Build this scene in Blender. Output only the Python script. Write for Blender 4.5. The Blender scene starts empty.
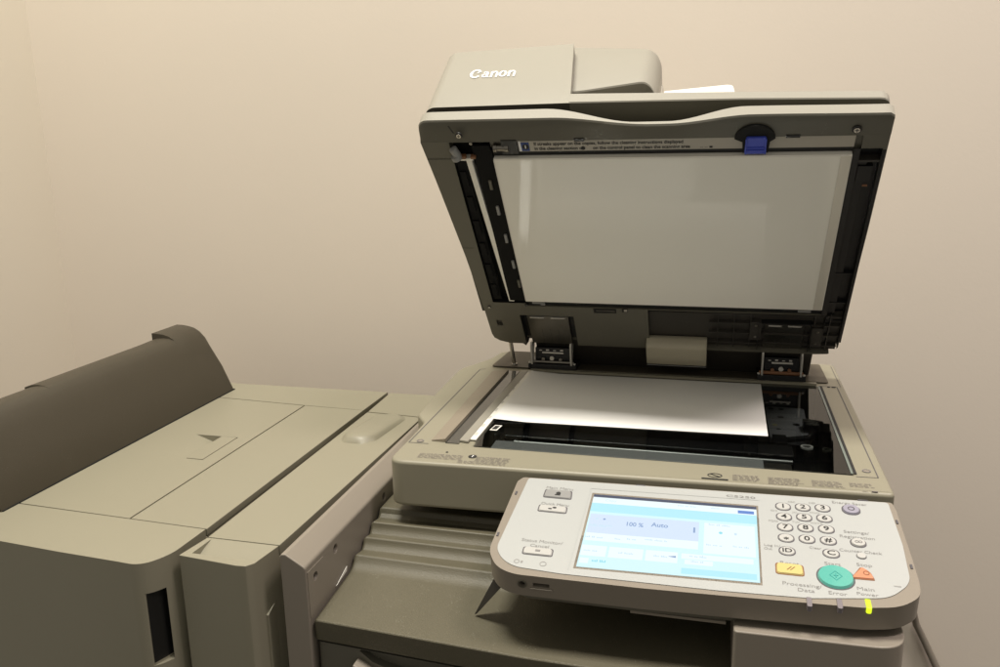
import bpy, bmesh, math, random
from mathutils import Matrix, Vector
random.seed(7)
S = bpy.context.scene
COL = S.collection
Z0 = 0.98                                   # floor to glass height
R = math.radians
TILT = 0.8900; HY, HZ = 0.3661, 0.0207      # feeder lid opening angle and hinge line
ct, st = math.cos(TILT), math.sin(TILT)

def frame(o, ex, ey, ez):
    m = Matrix.Identity(4)
    for i, v in enumerate((ex, ey, ez)):
        for k in range(3): m[k][i] = v[k]
    for k in range(3): m[k][3] = o[k]
    return Matrix.Translation((0, 0, Z0)) @ m
MW = frame((0, 0, 0), (1, 0, 0), (0, 1, 0), (0, 0, 1))
ML = frame((0, HY, HZ), (1, 0, 0), (0, -ct, st), (0, -st, -ct))                         # lid underside: x, away from hinge, towards viewer
LF = 0.474
MF = frame((0, HY - LF * ct, HZ + LF * st), (1, 0, 0), (0, st, ct), (0, -ct, st))       # lid front face: x, height, forward
pa = R(10)
MP = frame((0, -.062, -.008), (1, 0, 0), (0, math.cos(pa), math.sin(pa)), (0, -math.sin(pa), math.cos(pa)))  # control panel

# ------------------------------------------------------------------ materials
def mat(name, col, rough=.5, metal=0, bump=0, bscale=900, var=0, vscale=6, spec=.5, coat=0, emit=0, col2=None):
    m = bpy.data.materials.new(name); m.use_nodes = True
    nt = m.node_tree; b = nt.nodes['Principled BSDF']
    b.inputs['Base Color'].default_value = (*col, 1); b.inputs['Roughness'].default_value = rough
    b.inputs['Metallic'].default_value = metal; b.inputs['Specular IOR Level'].default_value = spec
    if coat:
        b.inputs['Coat Weight'].default_value = coat; b.inputs['Coat Roughness'].default_value = .06; b.inputs['Coat IOR'].default_value = 1.6
    tc = nt.nodes.new('ShaderNodeTexCoord')
    if var:
        n = nt.nodes.new('ShaderNodeTexNoise'); n.inputs['Scale'].default_value = vscale
        n.inputs['Detail'].default_value = 8; n.inputs['Roughness'].default_value = .62
        nt.links.new(tc.outputs['Object'], n.inputs['Vector'])
        r = nt.nodes.new('ShaderNodeMix'); r.data_type = 'RGBA'
        c2 = col2 or tuple(min(1, c * (1 + var)) for c in col)
        r.inputs[6].default_value = (*[c * (1 - var) for c in col], 1); r.inputs[7].default_value = (*c2, 1)
        nt.links.new(n.outputs['Fac'], r.inputs[0]); nt.links.new(r.outputs[2], b.inputs['Base Color'])
        rr = nt.nodes.new('ShaderNodeMapRange'); rr.inputs[3].default_value = max(.02, rough - .07); rr.inputs[4].default_value = min(1, rough + .07)
        nt.links.new(n.outputs['Fac'], rr.inputs[0]); nt.links.new(rr.outputs[0], b.inputs['Roughness'])
    if bump:
        n2 = nt.nodes.new('ShaderNodeTexNoise'); n2.inputs['Scale'].default_value = bscale; n2.inputs['Detail'].default_value = 3
        nt.links.new(tc.outputs['Object'], n2.inputs['Vector'])
        bp = nt.nodes.new('ShaderNodeBump'); bp.inputs['Strength'].default_value = bump; bp.inputs['Distance'].default_value = .001
        nt.links.new(n2.outputs['Fac'], bp.inputs['Height']); nt.links.new(bp.outputs['Normal'], b.inputs['Normal'])
    if emit:
        b.inputs['Emission Color'].default_value = (*col, 1); b.inputs['Emission Strength'].default_value = emit
        b.inputs['Base Color'].default_value = (.02, .02, .02, 1)
    return m
BEIGE = mat('beige_plastic', (.268, .250, .186), .42, bump=.12, bscale=1400, var=.035, vscale=5)
BEIGE2 = mat('pale_plastic', (.292, .278, .236), .38, bump=.08, bscale=1400, var=.03, vscale=5)
PANELB = mat('panel_plastic', (.25, .220, .182), .4, bump=.08, bscale=1400, var=.03)
OLIVE = mat('olive_grey_plastic', (.046, .038, .024), .5, bump=.25, bscale=1100, var=.05, vscale=9)
TRAYM = mat('tray_plastic', (.104, .094, .062), .45, bump=.45, bscale=1000, var=.06, vscale=14)
FRAMEG = mat('frame_grey_plastic', (.125, .118, .092), .42, bump=.15, bscale=1100, var=.08, vscale=12)
FRAMED = mat('frame_dark_plastic', (.040, .036, .030), .45, bump=.15, bscale=1100, var=.1, vscale=12)
ARM = mat('zinc_glint', (.62, .60, .55), .25, metal=.35)  # pale colour carries the bright glints of the hinge metal
DECK = mat('shaded_deck_plastic', (.085, .072, .052), .5, bump=.15, bscale=1100, var=.08, vscale=12)
BLACK = mat('black_plastic', (.010, .010, .010), .38, var=.2, vscale=20)
BLACKG = mat('black_gloss', (.012, .012, .013), .22)
RUBBER = mat('dark_gap', (.006, .006, .005), .8)
STEEL = mat('steel', (.55, .53, .50), .25, metal=1, var=.12, vscale=30)
DSTEEL = mat('dark_steel', (.26, .245, .215), .3, metal=1, var=.2, vscale=40)
PLATE = mat('white_film', (.92, .895, .81), .5, coat=.4, var=.03, vscale=4)
PLATEE = mat('film_edge', (.80, .77, .70), .5)
WHITE = mat('white_plastic', (.85, .84, .78), .4)
PAPER = mat('paper', (.85, .85, .83), .8, bump=.05, bscale=2500)
LABELG = mat('label_grey', (.46, .425, .36), .45, var=.04)
INK = mat('black_ink', (.02, .02, .02), .6)
INKG = mat('grey_ink', (.085, .08, .09), .6)
INKL = mat('pale_ink', (.17, .16, .16), .6)
PRINT = mat('purple_grey_print', (.150, .128, .128), .6)
INKW = mat('white_ink', (.95, .95, .95), .4)
NAVY = mat('navy_ink', (.03, .06, .22), .5)
BLUE = mat('blue_lever_plastic', (.055, .085, .52), .35, var=.08, vscale=60)
LEGEND = mat('legend_grey', (.20, .195, .19), .6)
LAV = mat('lavender_key', (.30, .29, .36), .35)
YEL = mat('yellow_key', (.56, .47, .19), .35)
TEAL = mat('teal_key', (.10, .40, .34), .25, coat=.4)
ORNG = mat('orange_key', (.58, .24, .14), .35)
KEYW = mat('white_key', (.46, .46, .445), .35)
KEYG = mat('grey_key', (.28, .28, .275), .35)
FACE = mat('faceplate_white', (.405, .420, .415), .42, bump=.04, bscale=1500, var=.015)
LAMPG = mat('grey_lens', (.20, .18, .195), .3)
LAMPY = mat('lit_yellow_lens', (.80, 1.0, .02), .3, emit=1.1)
ORB = mat('brown_rubber', (.22, .10, .045), .5)
GREENG = mat('carriage_grey', (.36, .36, .355), .5, var=.1, vscale=25)
TEXTR = mat('ribbed_scoop', (.25, .215, .165), .5, bump=.5, bscale=500)
def scr(n, c, e): return mat(n, c, .2, emit=e)
SC_BG = scr('screen_pale', (.68, .94, 1.0), 1.0); SC_CY = scr('screen_cyan', (.48, .86, .96), 1.0)
SC_W = scr('screen_white', (.86, .97, 1.0), 1.0); SC_LV = scr('screen_lavender', (.68, .80, .97), 1.0)
SC_DK = scr('screen_dark', (.06, .075, .13), 1.0); SC_BL = scr('screen_blue', (.12, .25, .65), 1.0)
SC_TX = scr('screen_text', (.26, .38, .62), 1.0); SC_TG = scr('screen_grey_text', (.62, .80, .92), 1.0); SC_TC = scr('screen_teal_text', (.30, .74, .84), 1.0)
WALL = mat('wall_paint', (.75, .678, .592), .75, bump=.10, bscale=240, var=.02, vscale=3)
WALL2 = mat('side_wall_paint', (.745, .68, .585), .75, bump=.10, bscale=240, var=.02, vscale=3)
FLOOR = mat('floor_vinyl', (.06, .053, .044), .5, var=.15, vscale=8)
def glass_mat(name, tint, rough=0.0):
    m = bpy.data.materials.new(name); m.use_nodes = True; nt = m.node_tree
    nt.nodes.remove(nt.nodes['Principled BSDF']); out = nt.nodes['Material Output']
    t = nt.nodes.new('ShaderNodeBsdfTransparent'); t.inputs[0].default_value = (*tint, 1)
    g = nt.nodes.new('ShaderNodeBsdfGlossy'); g.inputs['Roughness'].default_value = rough
    f = nt.nodes.new('ShaderNodeFresnel'); f.inputs[0].default_value = 1.7
    x = nt.nodes.new('ShaderNodeMixShader')
    geo = nt.nodes.new('ShaderNodeNewGeometry'); mm = nt.nodes.new('ShaderNodeMath'); mm.operation = 'SUBTRACT'; mm.use_clamp = True
    nt.links.new(f.outputs[0], mm.inputs[0]); nt.links.new(geo.outputs['Backfacing'], mm.inputs[1])     # reflect at the outer face only
    nt.links.new(mm.outputs[0], x.inputs[0]); nt.links.new(t.outputs[0], x.inputs[1]); nt.links.new(g.outputs[0], x.inputs[2])
    nt.links.new(x.outputs[0], out.inputs[0]); return m
GLASS = glass_mat('platen_glass', (.66, .68, .68), .01)

def specks(m, col, scale, lo):
    nt = m.node_tree; b = nt.nodes['Principled BSDF']; old = b.inputs['Base Color'].links[0].from_socket
    tc = next(n for n in nt.nodes if n.type == 'TEX_COORD')
    v = nt.nodes.new('ShaderNodeTexVoronoi'); v.inputs['Scale'].default_value = scale; nt.links.new(tc.outputs['Object'], v.inputs['Vector'])
    n = nt.nodes.new('ShaderNodeTexNoise'); n.inputs['Scale'].default_value = scale * .11; nt.links.new(tc.outputs['Object'], n.inputs['Vector'])
    a = nt.nodes.new('ShaderNodeMath'); a.operation = 'LESS_THAN'; a.inputs[1].default_value = .16; nt.links.new(v.outputs['Distance'], a.inputs[0])
    c = nt.nodes.new('ShaderNodeMath'); c.operation = 'GREATER_THAN'; c.inputs[1].default_value = lo; nt.links.new(n.outputs['Fac'], c.inputs[0])
    d = nt.nodes.new('ShaderNodeMath'); d.operation = 'MULTIPLY'; nt.links.new(a.outputs[0], d.inputs[0]); nt.links.new(c.outputs[0], d.inputs[1])
    x = nt.nodes.new('ShaderNodeMix'); x.data_type = 'RGBA'; x.inputs[7].default_value = (*col, 1)
    nt.links.new(d.outputs[0], x.inputs[0]); nt.links.new(old, x.inputs[6]); nt.links.new(x.outputs[2], b.inputs['Base Color'])
specks(TRAYM, (.26, .25, .20), 420, .60); specks(OLIVE, (.10, .09, .065), 420, .64); specks(FRAMEG, (.22, .21, .18), 420, .64)

# ------------------------------------------------------------------ helpers
def nb(): return bmesh.new()
def prism(bm, pts, z0, z1, mi=0, ax=2):
    """extrude a 2-D outline; ax=2: (x,y) outline along z, ax=1: (x,z) outline along y, ax=0: (y,z) outline along x"""
    def P(p, z): return (p[0], p[1], z) if ax == 2 else ((p[0], z, p[1]) if ax == 1 else (z, p[0], p[1]))
    a = [bm.verts.new(P(p, z0)) for p in pts]; b = [bm.verts.new(P(p, z1)) for p in pts]
    fs = [bm.faces.new(a), bm.faces.new(b)]
    n = len(pts)
    for i in range(n): fs.append(bm.faces.new((a[i], a[(i + 1) % n], b[(i + 1) % n], b[i])))
    for f in fs: f.material_index = mi
    bmesh.ops.recalc_face_normals(bm, faces=fs)
    return bm
def box(bm, x0, x1, y0, y1, z0, z1, mi=0): return prism(bm, [(x0, y0), (x1, y0), (x1, y1), (x0, y1)], z0, z1, mi)
def rr(x0, x1, y0, y1, r, n=5):
    out = []
    for cx, cy, a0 in ((x1 - r, y1 - r, 0), (x0 + r, y1 - r, 90), (x0 + r, y0 + r, 180), (x1 - r, y0 + r, 270)):
        for i in range(n + 1):
            a = R(a0 + 90 * i / n); out.append((cx + r * math.cos(a), cy + r * math.sin(a)))
    return out
def ell(cx, cy, rx, ry=None, n=28):
    ry = ry or rx
    return [(cx + rx * math.cos(2 * math.pi * i / n), cy + ry * math.sin(2 * math.pi * i / n)) for i in range(n)]
def rnd(pts, radii, n=5):
    """round the corners of a polygon"""
    out = []; N = len(pts)
    if not isinstance(radii, (list, tuple)): radii = [radii] * N
    for i in range(N):
        p = Vector(pts[i]); a = Vector(pts[i - 1]); b = Vector(pts[(i + 1) % N]); r = radii[i]
        u = a - p; v = b - p
        if r <= 0: out.append(tuple(p)); continue
        t = min(r, u.length * .48, v.length * .48)
        s = p + u.normalized() * t; e = p + v.normalized() * t
        for k in range(n + 1):
            w = k / n; q = s * (1 - w) ** 2 + p * 2 * w * (1 - w) + e * w * w; out.append(tuple(q))
    return out
def ringp(bm, outer, inner, z0, z1, mi=0):
    n = len(outer)
    vs = [[bm.verts.new((*p, z)) for p in pl] for pl in (outer, inner) for z in (z0, z1)]
    o0, o1, i0, i1 = vs; fs = []
    for i in range(n):
        j = (i + 1) % n
        fs += [bm.faces.new((o1[i], o1[j], i1[j], i1[i])), bm.faces.new((o0[j], o0[i], i0[i], i0[j])), bm.faces.new((o0[i], o0[j], o1[j], o1[i])), bm.faces.new((i0[j], i0[i], i1[i], i1[j]))]
    for f in fs: f.material_index = mi
    bmesh.ops.recalc_face_normals(bm, faces=fs)
def cyl(bm, p, d, r, mi=0, n=20, r2=None):
    p = Vector(p); d = Vector(d); L = d.length; q = d.to_track_quat('Z', 'Y').to_matrix().to_4x4()
    g = bmesh.ops.create_cone(bm, cap_ends=True, segments=n, radius1=r, radius2=r if r2 is None else r2, depth=L, matrix=Matrix.Translation(p + d / 2) @ q)
    for v in g['verts']:
        for f in v.link_faces: f.material_index = mi
def quad(bm, pts, mi=0):
    f = bm.faces.new([bm.verts.new(p) for p in pts]); f.material_index = mi; return f
def tube(bm, pts, r, mi=0, n=10):
    rings = []
    for i, p in enumerate(pts):
        p = Vector(p); t = (Vector(pts[min(i + 1, len(pts) - 1)]) - Vector(pts[max(i - 1, 0)])).normalized()
        u = t.orthogonal().normalized() if i == 0 else (u0 - t * u0.dot(t)).normalized()
        u0 = u; w = t.cross(u)
        rings.append([bm.verts.new(p + r * (math.cos(2 * math.pi * k / n) * u + math.sin(2 * math.pi * k / n) * w)) for k in range(n)])
    for a, b in zip(rings, rings[1:]):
        for k in range(n):
            f = bm.faces.new((a[k], a[(k + 1) % n], b[(k + 1) % n], b[k])); f.material_index = mi
    for rg in (rings[0], rings[-1]):
        f = bm.faces.new(rg); f.material_index = mi
_tc = {}
def text_mesh(s, bold):
    if (s, bold) in _tc: return _tc[(s, bold)]
    c = bpy.data.curves.new('t', 'FONT'); c.body = s; c.size = 1; c.align_x = 'CENTER'; c.align_y = 'CENTER'; c.resolution_u = 3; c.offset = bold; c.extrude = 0
    o = bpy.data.objects.new('t', c); COL.objects.link(o); bpy.context.view_layer.update()
    me = bpy.data.meshes.new_from_object(o.evaluated_get(bpy.context.evaluated_depsgraph_get()))
    bpy.data.objects.remove(o); bpy.data.curves.remove(c); _tc[(s, bold)] = me
    return me
def text(bm, s, x, y, z, size, mi, M=None, sx=1.0, bold=.0, width=None):
    me = text_mesh(s, bold)
    w = max(v.co.x for v in me.vertices) - min(v.co.x for v in me.vertices)
    if width: sx = width / (w * size)
    T = Matrix.Translation((x, y, z)) @ Matrix.Diagonal((size * sx, size, size, 1))
    if M is not None: T = M @ T
    n0 = len(bm.verts); f0 = len(bm.faces)
    bm.from_mesh(me); bm.verts.ensure_lookup_table(); bm.faces.ensure_lookup_table()
    bmesh.ops.transform(bm, matrix=T, verts=bm.verts[n0:])
    for f in bm.faces[f0:]: f.material_index = mi; f.smooth = False
def words(bm, x0, x1, y, z, h, mi, slope=0):
    """a line of print too small to read: word-length dashes"""
    x = x0
    while x < x1 - .002:
        w = min(random.uniform(.003, .009), x1 - x); yy = y + slope * (x - x0)
        k = max(2, int(w / .0013)); s = w / k
        for i in range(k):
            hh = h * random.choice((.55, .62, .9)); xx = x + i * s
            quad(bm, [(xx, yy, z), (xx + s * .72, yy, z), (xx + s * .72, yy + hh, z), (xx, yy + hh, z)], mi)
        x += w + .0016
def mk(name, bm, mats, parent=None, M=MW, bevel=0, seg=3, cut=(), ang=32, label=None, cat=None, kind=None, group=None, limit=40):
    if not isinstance(mats, (list, tuple)): mats = [mats]
    bm.transform(M)
    me = bpy.data.meshes.new(name); bm.to_mesh(me); bm.free()
    for m in mats: me.materials.append(m)
    o = bpy.data.objects.new(name, me); COL.objects.link(o)
    if cut or bevel:
        tmp = []
        for cb in cut:
            cb.transform(M); cm = bpy.data.meshes.new('c'); cb.to_mesh(cm); cb.free()
            for m in mats: cm.materials.append(m)
            co = bpy.data.objects.new('c', cm); COL.objects.link(co); tmp.append(co)
            b = o.modifiers.new('b', 'BOOLEAN'); b.operation = 'DIFFERENCE'; b.object = co; b.solver = 'EXACT'
        if bevel:
            b = o.modifiers.new('v', 'BEVEL'); b.width = bevel; b.segments = seg; b.limit_method = 'ANGLE'; b.angle_limit = R(limit); b.use_clamp_overlap = True
        bpy.context.view_layer.update()
        me2 = bpy.data.meshes.new_from_object(o.evaluated_get(bpy.context.evaluated_depsgraph_get()))
        me2.name = name; o.modifiers.clear(); o.data = me2; bpy.data.meshes.remove(me); me = me2
        for t in tmp:
            d = t.data; bpy.data.objects.remove(t); bpy.data.meshes.remove(d)
    for p in me.polygons: p.use_smooth = True
    me.set_sharp_from_angle(angle=R(ang))
    if bevel or cut:
        wn = o.modifiers.new('WN', 'WEIGHTED_NORMAL'); wn.keep_sharp = True; wn.weight = 100
    base = Vector((0, 0, 0)); p = parent
    while p is not None: base += p.location; p = p.parent
    if parent is not None: o.parent = parent
    elif name not in ('floor',) and kind != 'structure':
        base = sum((v.co for v in me.vertices), Vector()) / len(me.vertices); base.z = min(v.co.z for v in me.vertices); o.location = base
    if base.length: me.transform(Matrix.Translation(-base))
    if label: o['label'] = label
    if cat: o['category'] = cat
    if kind: o['kind'] = kind
    if group: o['group'] = group
    return o
def thing(name, label, cat, loc):
    o = bpy.data.objects.new(name, None); COL.objects.link(o); o.location = loc; o.empty_display_size = .1
    o['label'] = label; o['category'] = cat; return o

# ------------------------------------------------------------------ the setting
b = nb(); box(b, -.976, 3.2, .54, .66, -Z0, 1.75); mk('back_wall', b, WALL, kind='structure', label='plain beige painted wall behind the copier', cat='wall')
b = nb(); box(b, -1.10, -.976, -.45, .66, -Z0, 1.75); mk('side_wall', b, WALL2, kind='structure', label='plain beige painted wall on the left of the corner', cat='wall')
b = nb(); box(b, -1.1, 3.2, -2.4, .66, -Z0 - .1, -Z0); mk('floor', b, FLOOR, kind='structure', label='vinyl floor under the machines', cat='floor')

# ------------------------------------------------------------------ finishing unit (far left)
FZ = -.052
fin = thing('finishing_unit', 'wide beige finisher at far left with dark raised cover and hatch on top', 'copier finisher', (-.42, .05, 0))
front = [(-.70, -.205), (-.62, -.232), (-.50, -.2455), (-.388, -.2495), (-.303, -.2565), (-.2300, -.2609)] + rnd([(-.2300, -.2609), (-.1985, -.2635), (-.1815, -.2360), (-.1795, -.1755)], [0, .024, .024, 0], 9)[1:]
def tprism(pts, z0, z1): return prism(nb(), pts, z0, z1)
hc = nb(); prism(hc, rnd([(-.2005, -.2950), (-.1862, -.2950), (-.1862, -.2180), (-.1930, -.2440), (-.1985, -.2580), (-.2005, -.2600)], 0), -.1720, -.0870)
bodyf = [(-.70, -.150), (-.4497, -.1645), (-.1795, -.1765), (-.1745, .350), (-.70, .350)]
mk('cabinet', prism(nb(), bodyf, -Z0 + .02, FZ - .0095), BEIGE, fin, bevel=.002, seg=2)
fb = mk('front_cover', prism(nb(), front + [(-.4497, -.1630), (-.70, -.1480)], -Z0 + .03, FZ), BEIGE, fin, cut=[hc], bevel=.0020, seg=3, label='front door with a deep vertical pull recess at its right edge')
b = nb(); prism(b, [(-.1988, -.2590), (-.1932, -.2448), (-.1866, -.2195), (-.1866, -.2185), (-.1990, -.2580)], -.1690, -.0872); mk('recess_shade', b, BLACK, fb)  # black sheet standing in for the shade inside the pull recess
rp = [(-.2825, -.1689), (-.1788, -.1737), (-.1745, .2545), (-.2798, .2590)]
mk('right_top_cover', prism(nb(), rp, FZ - .009, FZ), BEIGE, fin, bevel=.0011, seg=2)
bp_ = [(-.70, .2775), (-.4333, .2720), (-.2805, .2608), (-.1745, .2553), (-.1725, .3556), (-.70, .352)]
mk('rear_top_cover', prism(nb(), bp_, FZ - .009, FZ), BEIGE, fin, bevel=.0012, seg=2)
fl = [(-.70, -.1457), (-.4497, -.1608), (-.2842, -.1688), (-.2815, .2587), (-.4334, .2700), (-.70, .2755)]
# flap with finger recess
rc = nb()
prism(rc, [(-.379, FZ + .0015), (-.379, FZ + .0003), (-.322, FZ - .020), (-.3064, FZ - .020), (-.3064, FZ + .0015)], .0115, .1005, ax=1)
flap = mk('hatch_lid', prism(nb(), fl, FZ - .022, FZ), BEIGE, fin, cut=[rc], bevel=.0011, seg=2, label='top hatch with a scooped finger recess')
gp = nb(); prism(gp, rnd([(-.3335, .0126), (-.3078, .0126), (-.3078, .0996), (-.3335, .0996)], [0, .002, .004, 0]), FZ - .0030, FZ + .0002)
mk('finger_grip', gp, BEIGE, flap, bevel=.0006, seg=2)
# thin shadow gap round the grip plate
# guide cover: olive grey, rounded top
prof = [(-.4465, FZ - .001), (-.4475, FZ + .004), (-.4647, -.0085), (-.4846, .0268), (-.4945, .0425), (-.5040, .0525), (-.5150, .0590), (-.5300, .0620), (-.5450, .0612)]
profe = prof[:5] + [(-.5040, .0525), (-.5130, .0580), (-.5230, .0607), (-.5340, .0621), (-.5460, .0624), (-.5460, FZ - .001)]
profm = prof[:5] + [(-.5040, .0516), (-.5130, .0545), (-.5230, .0553), (-.5340, .0542), (-.5450, .0505), (-.5450, FZ - .001)]
profl = [(x, z - max(0, -.505 - x) * .09 * (z > 0)) for x, z in profm]
b = nb(); secs = []
for y, pf in ((-.188, [(x, z) for x, z in profl]), (-.0304, profl), (-.0300, profm), (.2100, profm), (.2400, [(x, z + (.0008 if x < -.51 else 0)) for x, z in profm]), (.2440, profm), (.2446, profe), (.3140, profe), (.3170, [(x + (.0015 if z < .03 else 0) * -1, z - .0015 * (z > 0)) for x, z in profe])):
    secs.append([b.verts.new((x, y, z)) for x, z in pf])
for a, c in zip(secs, secs[1:]):
    for k in range(len(a)): b.faces.new((a[k], a[(k + 1) % len(a)], c[(k + 1) % len(a)], c[k]))
b.faces.new(secs[0]); b.faces.new(secs[-1]); bmesh.ops.recalc_face_normals(b, faces=b.faces)
mk('guide_cover', b, OLIVE, fin, ang=35, label='dark olive raised cover with rounded top edge')
b = nb(); box(b, -.70, -.4455, -.187, .3185, FZ - .004, FZ - .0003 + .0018); mk('cover_gasket', b, RUBBER, fin)
# ------------------------------------------------------------------ paper pass unit
pu = thing('paper_pass_unit', 'narrow beige connecting unit standing between the finisher and the copier', 'copier unit', (-.12, .05, 0))
po = [(-.1725, -.2346), (-.100, -.2415), (-.0900, -.2405), (-.0840, -.2330), (-.0778, -.1920), (-.0670, .178), (-.0635, .352), (-.1670, .352), (-.1655, -.150)]
po = [(-.1660, -.1935), (-.0790, -.1945)] + po[5:8]
mk('housing', prism(nb(), po, -Z0 + .02, FZ - .0125), BEIGE, pu, bevel=.002)
rc = nb(); prism(rc, [(-.1915, FZ + .002), (-.1945, FZ + .0001), (-.2265, FZ - .011), (-.2275, FZ + .002)], -.1600, -.0855, ax=0)
fp = [(-.1725, -.2346), (-.100, -.2415), (-.0900, -.2405), (-.0840, -.2330), (-.0782, -.1930), (-.1660, -.1925)]
mk('front_cover', prism(nb(), fp, -Z0 + .03, FZ), BEIGE, pu, cut=[rc], bevel=.0014, seg=2, label='front cover with a scooped pull recess')
tp = [(-.1660, -.1908), (-.0782, -.1912), (-.0690, .2388), (-.1645, .2472)]
tcv = mk('top_cover', prism(nb(), tp, FZ - .012, FZ), BEIGE, pu, bevel=.0012, seg=2)
b = nb()      # raised capsule bump
nu, nv = 26, 18
gr = []
for i in range(nu + 1):
    row = []
    for j in range(nv + 1):
        u = -1 + 2 * i / nu; v = -1 + 2 * j / nv
        L, W = .065, .027
        y = .176 + u * L; x = -.122 + .10 * (y - .176) + v * W
        d = math.hypot(max(0, abs(u * L) - (L - W)), v * W) / W
        tt = max(0, min(1, (1 - d) / .62)); h = .0112 * math.sqrt(max(0, 1 - (1 - tt) ** 2.2)) * (.74 - .26 * u)
        row.append(b.verts.new((x, y, FZ - .0006 + h)))
    gr.append(row)
for i in range(nu):
    for j in range(nv): b.faces.new((gr[i][j], gr[i + 1][j], gr[i + 1][j + 1], gr[i][j + 1]))
bmesh.ops.recalc_face_normals(b, faces=b.faces)
mk('raised_bump', b, BEIGE, tcv, ang=60)
rp2 = [(-.1645, .2500), (-.0690, .2415), (-.0635, .352), (-.1670, .352)]
mk('rear_top_cover', prism(nb(), rp2, FZ - .012, FZ), BEIGE, pu, bevel=.0012, seg=2)
b = nb(); prism(b, rnd([(-.2225, -.118), (-.1980, -.108), (-.1980, -.4), (-.2225, -.4)], 0), -.0860, -.0800, ax=0)
mk('side_plate', b, BEIGE, pu, bevel=.001, seg=2)

# ------------------------------------------------------------------ the copier
cp = thing('photocopier', 'large beige office photocopier with its document feeder lid raised', 'photocopier', (.27, .1, 0))
# side wall of the output bay
b = nb(); prism(b, [(-.0608, -.300), (-.0608, -.0465), (-.0588, -.0445), (-.0540, -.0442), (-.0345, -.0560), (-.0320, -.0600), (-.0320, -.300)], -.2226, .30, ax=1)
sc = nb()
for (y, z) in ((-.2035, -.0764), (-.1525, -.0709), (-.010, -.0709)): cyl(sc, (-.045, y, z), (.03, 0, 0), .0048)
sw = mk('bay_side_wall', b, PANELB, cp, cut=[sc], bevel=.0015, seg=3, label='left side wall of the output tray')
b = nb(); box(b, -.0605, -.0335, -.2200, .28, -Z0 + .02, -.301); mk('left_side_cover', b, PANELB, cp, bevel=.002)
for (y, z) in ((-.2035, -.0764), (-.1525, -.0709), (-.010, -.0709)):
    b = nb(); cyl(b, (-.0448, y, z), (.004, 0, 0), .0032); mk('screw', b, DSTEEL, sw, bevel=.0006, seg=2)
b = nb(); prism(b, [(-.2200, -.0640), (-.1840, -.0640), (-.1840, -.1080), (-.2200, -.1160)], -.0326, -.0314, ax=0)
cb = nb(); cyl(cb, (-.05, -.2035, -.0764), (.03, 0, 0), .0050)
mk('screw_cover', b, PANELB, sw, cut=[cb], ang=1)

# output tray with rising ridges
pr = [(-.2190, -.1185), (-.1310, -.1115), (-.1220, -.1085), (-.1165, -.1045), (-.1120, -.0985), (-.1085, -.0988), (-.0940, -.1015), (-.0895, -.0990), (-.0862, -.0955), (-.0838, -.0902), (-.0805, -.0907), (-.0680, -.0935), (-.0640, -.0905), (-.0615, -.0870), (-.0600, -.0820), (-.0560, -.0825), (-.0400, -.0855), (-.0350, -.082), (-.0320, -.0755), (0, -.0755), (.30, -.078)]
def slant(x): return -.0150 * max(0, min(1, (x + .030) / .230)) - .004 * max(0, (x - .2) / .2)
b = nb()
xs = [-.0300, -.026, 0, .05, .1, .15, .2, .25, .3, .36, .42]
rows = []
for x in xs:
    k = 0 if x > -.029 else .0025
    rows.append([b.verts.new((x, y + (slant(x) if y < -.14 else slant(x) * (.5 if y < -.1 else .2)) + (k if i == 0 else 0), z - k)) for i, (y, z) in enumerate(pr)] +
                [b.verts.new((x, .30, -.140)), b.verts.new((x, -.2165 + slant(x), -.1440))])
m_ = len(rows[0])
for r0, r1 in zip(rows, rows[1:]):
    for i in range(m_): b.faces.new((r0[i], r0[(i + 1) % m_], r1[(i + 1) % m_], r1[i]))
b.faces.new(rows[0]); b.faces.new(rows[-1]); bmesh.ops.recalc_face_normals(b, faces=b.faces)
tray = mk('output_tray', b, TRAYM, cp, bevel=.0022, seg=3, ang=24, limit=55, label='grey output tray with stepped ridges')
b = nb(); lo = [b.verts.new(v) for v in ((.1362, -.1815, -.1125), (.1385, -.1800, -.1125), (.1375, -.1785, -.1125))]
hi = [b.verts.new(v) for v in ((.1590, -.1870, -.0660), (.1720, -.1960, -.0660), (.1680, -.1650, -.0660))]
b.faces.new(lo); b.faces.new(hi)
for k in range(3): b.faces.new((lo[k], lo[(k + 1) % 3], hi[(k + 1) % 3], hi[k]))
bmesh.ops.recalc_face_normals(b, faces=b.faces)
mk('shadow_wedge', b, FRAMED, tray, bevel=.0006, seg=2)  # solid wedge added in place of the panel's shadow on the tray
b = nb(); prism(b, [(-.0312, -.1480), (-.0290, -.1140), (-.0270, -.1120), (-.0275, -.1480)], -.0903, -.0893, ax=1)
b = nb(); prism(b, [(-.1600, -.1130), (-.1320, -.1095), (-.1300, -.1040), (-.1330, -.1045)], -.0312, -.0304, ax=0); mk('paper_guide', b, WHITE, tray, bevel=.0002, seg=1)

# lower drawers under the tray
fx = [(-.0290, -.2130), (.2, -.2285), (.395, -.2330), (.395, .3), (-.0290, .3)]
hcut = nb(); prism(hcut, [(.020, -.1500), (.034, -.1600), (.060, -.1670), (.14, -.1720), (.395, -.178), (.395, -.1480), (.022, -.1480)], -.30, -.2075, ax=1)
mk('upper_drawer', prism(nb(), rnd(fx, [.004, 0, 0, 0, 0]), -.380, -.1475), FRAMEG, cp, cut=[hcut], bevel=.0025, label='drawer front with a recessed grip along its top')
b = nb(); prism(b, [(.018, -.157), (.034, -.1655), (.062, -.1735), (.14, -.179), (.39, -.185), (.39, -.190), (.12, -.186), (.05, -.180), (.016, -.165)], -.2310, -.2125, ax=1)
mk('drawer_grip', b, PANELB, cp, bevel=.002)
mk('lower_cabinet', prism(nb(), fx, -Z0 + .02, -.383), PANELB, cp, bevel=.003)
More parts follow.
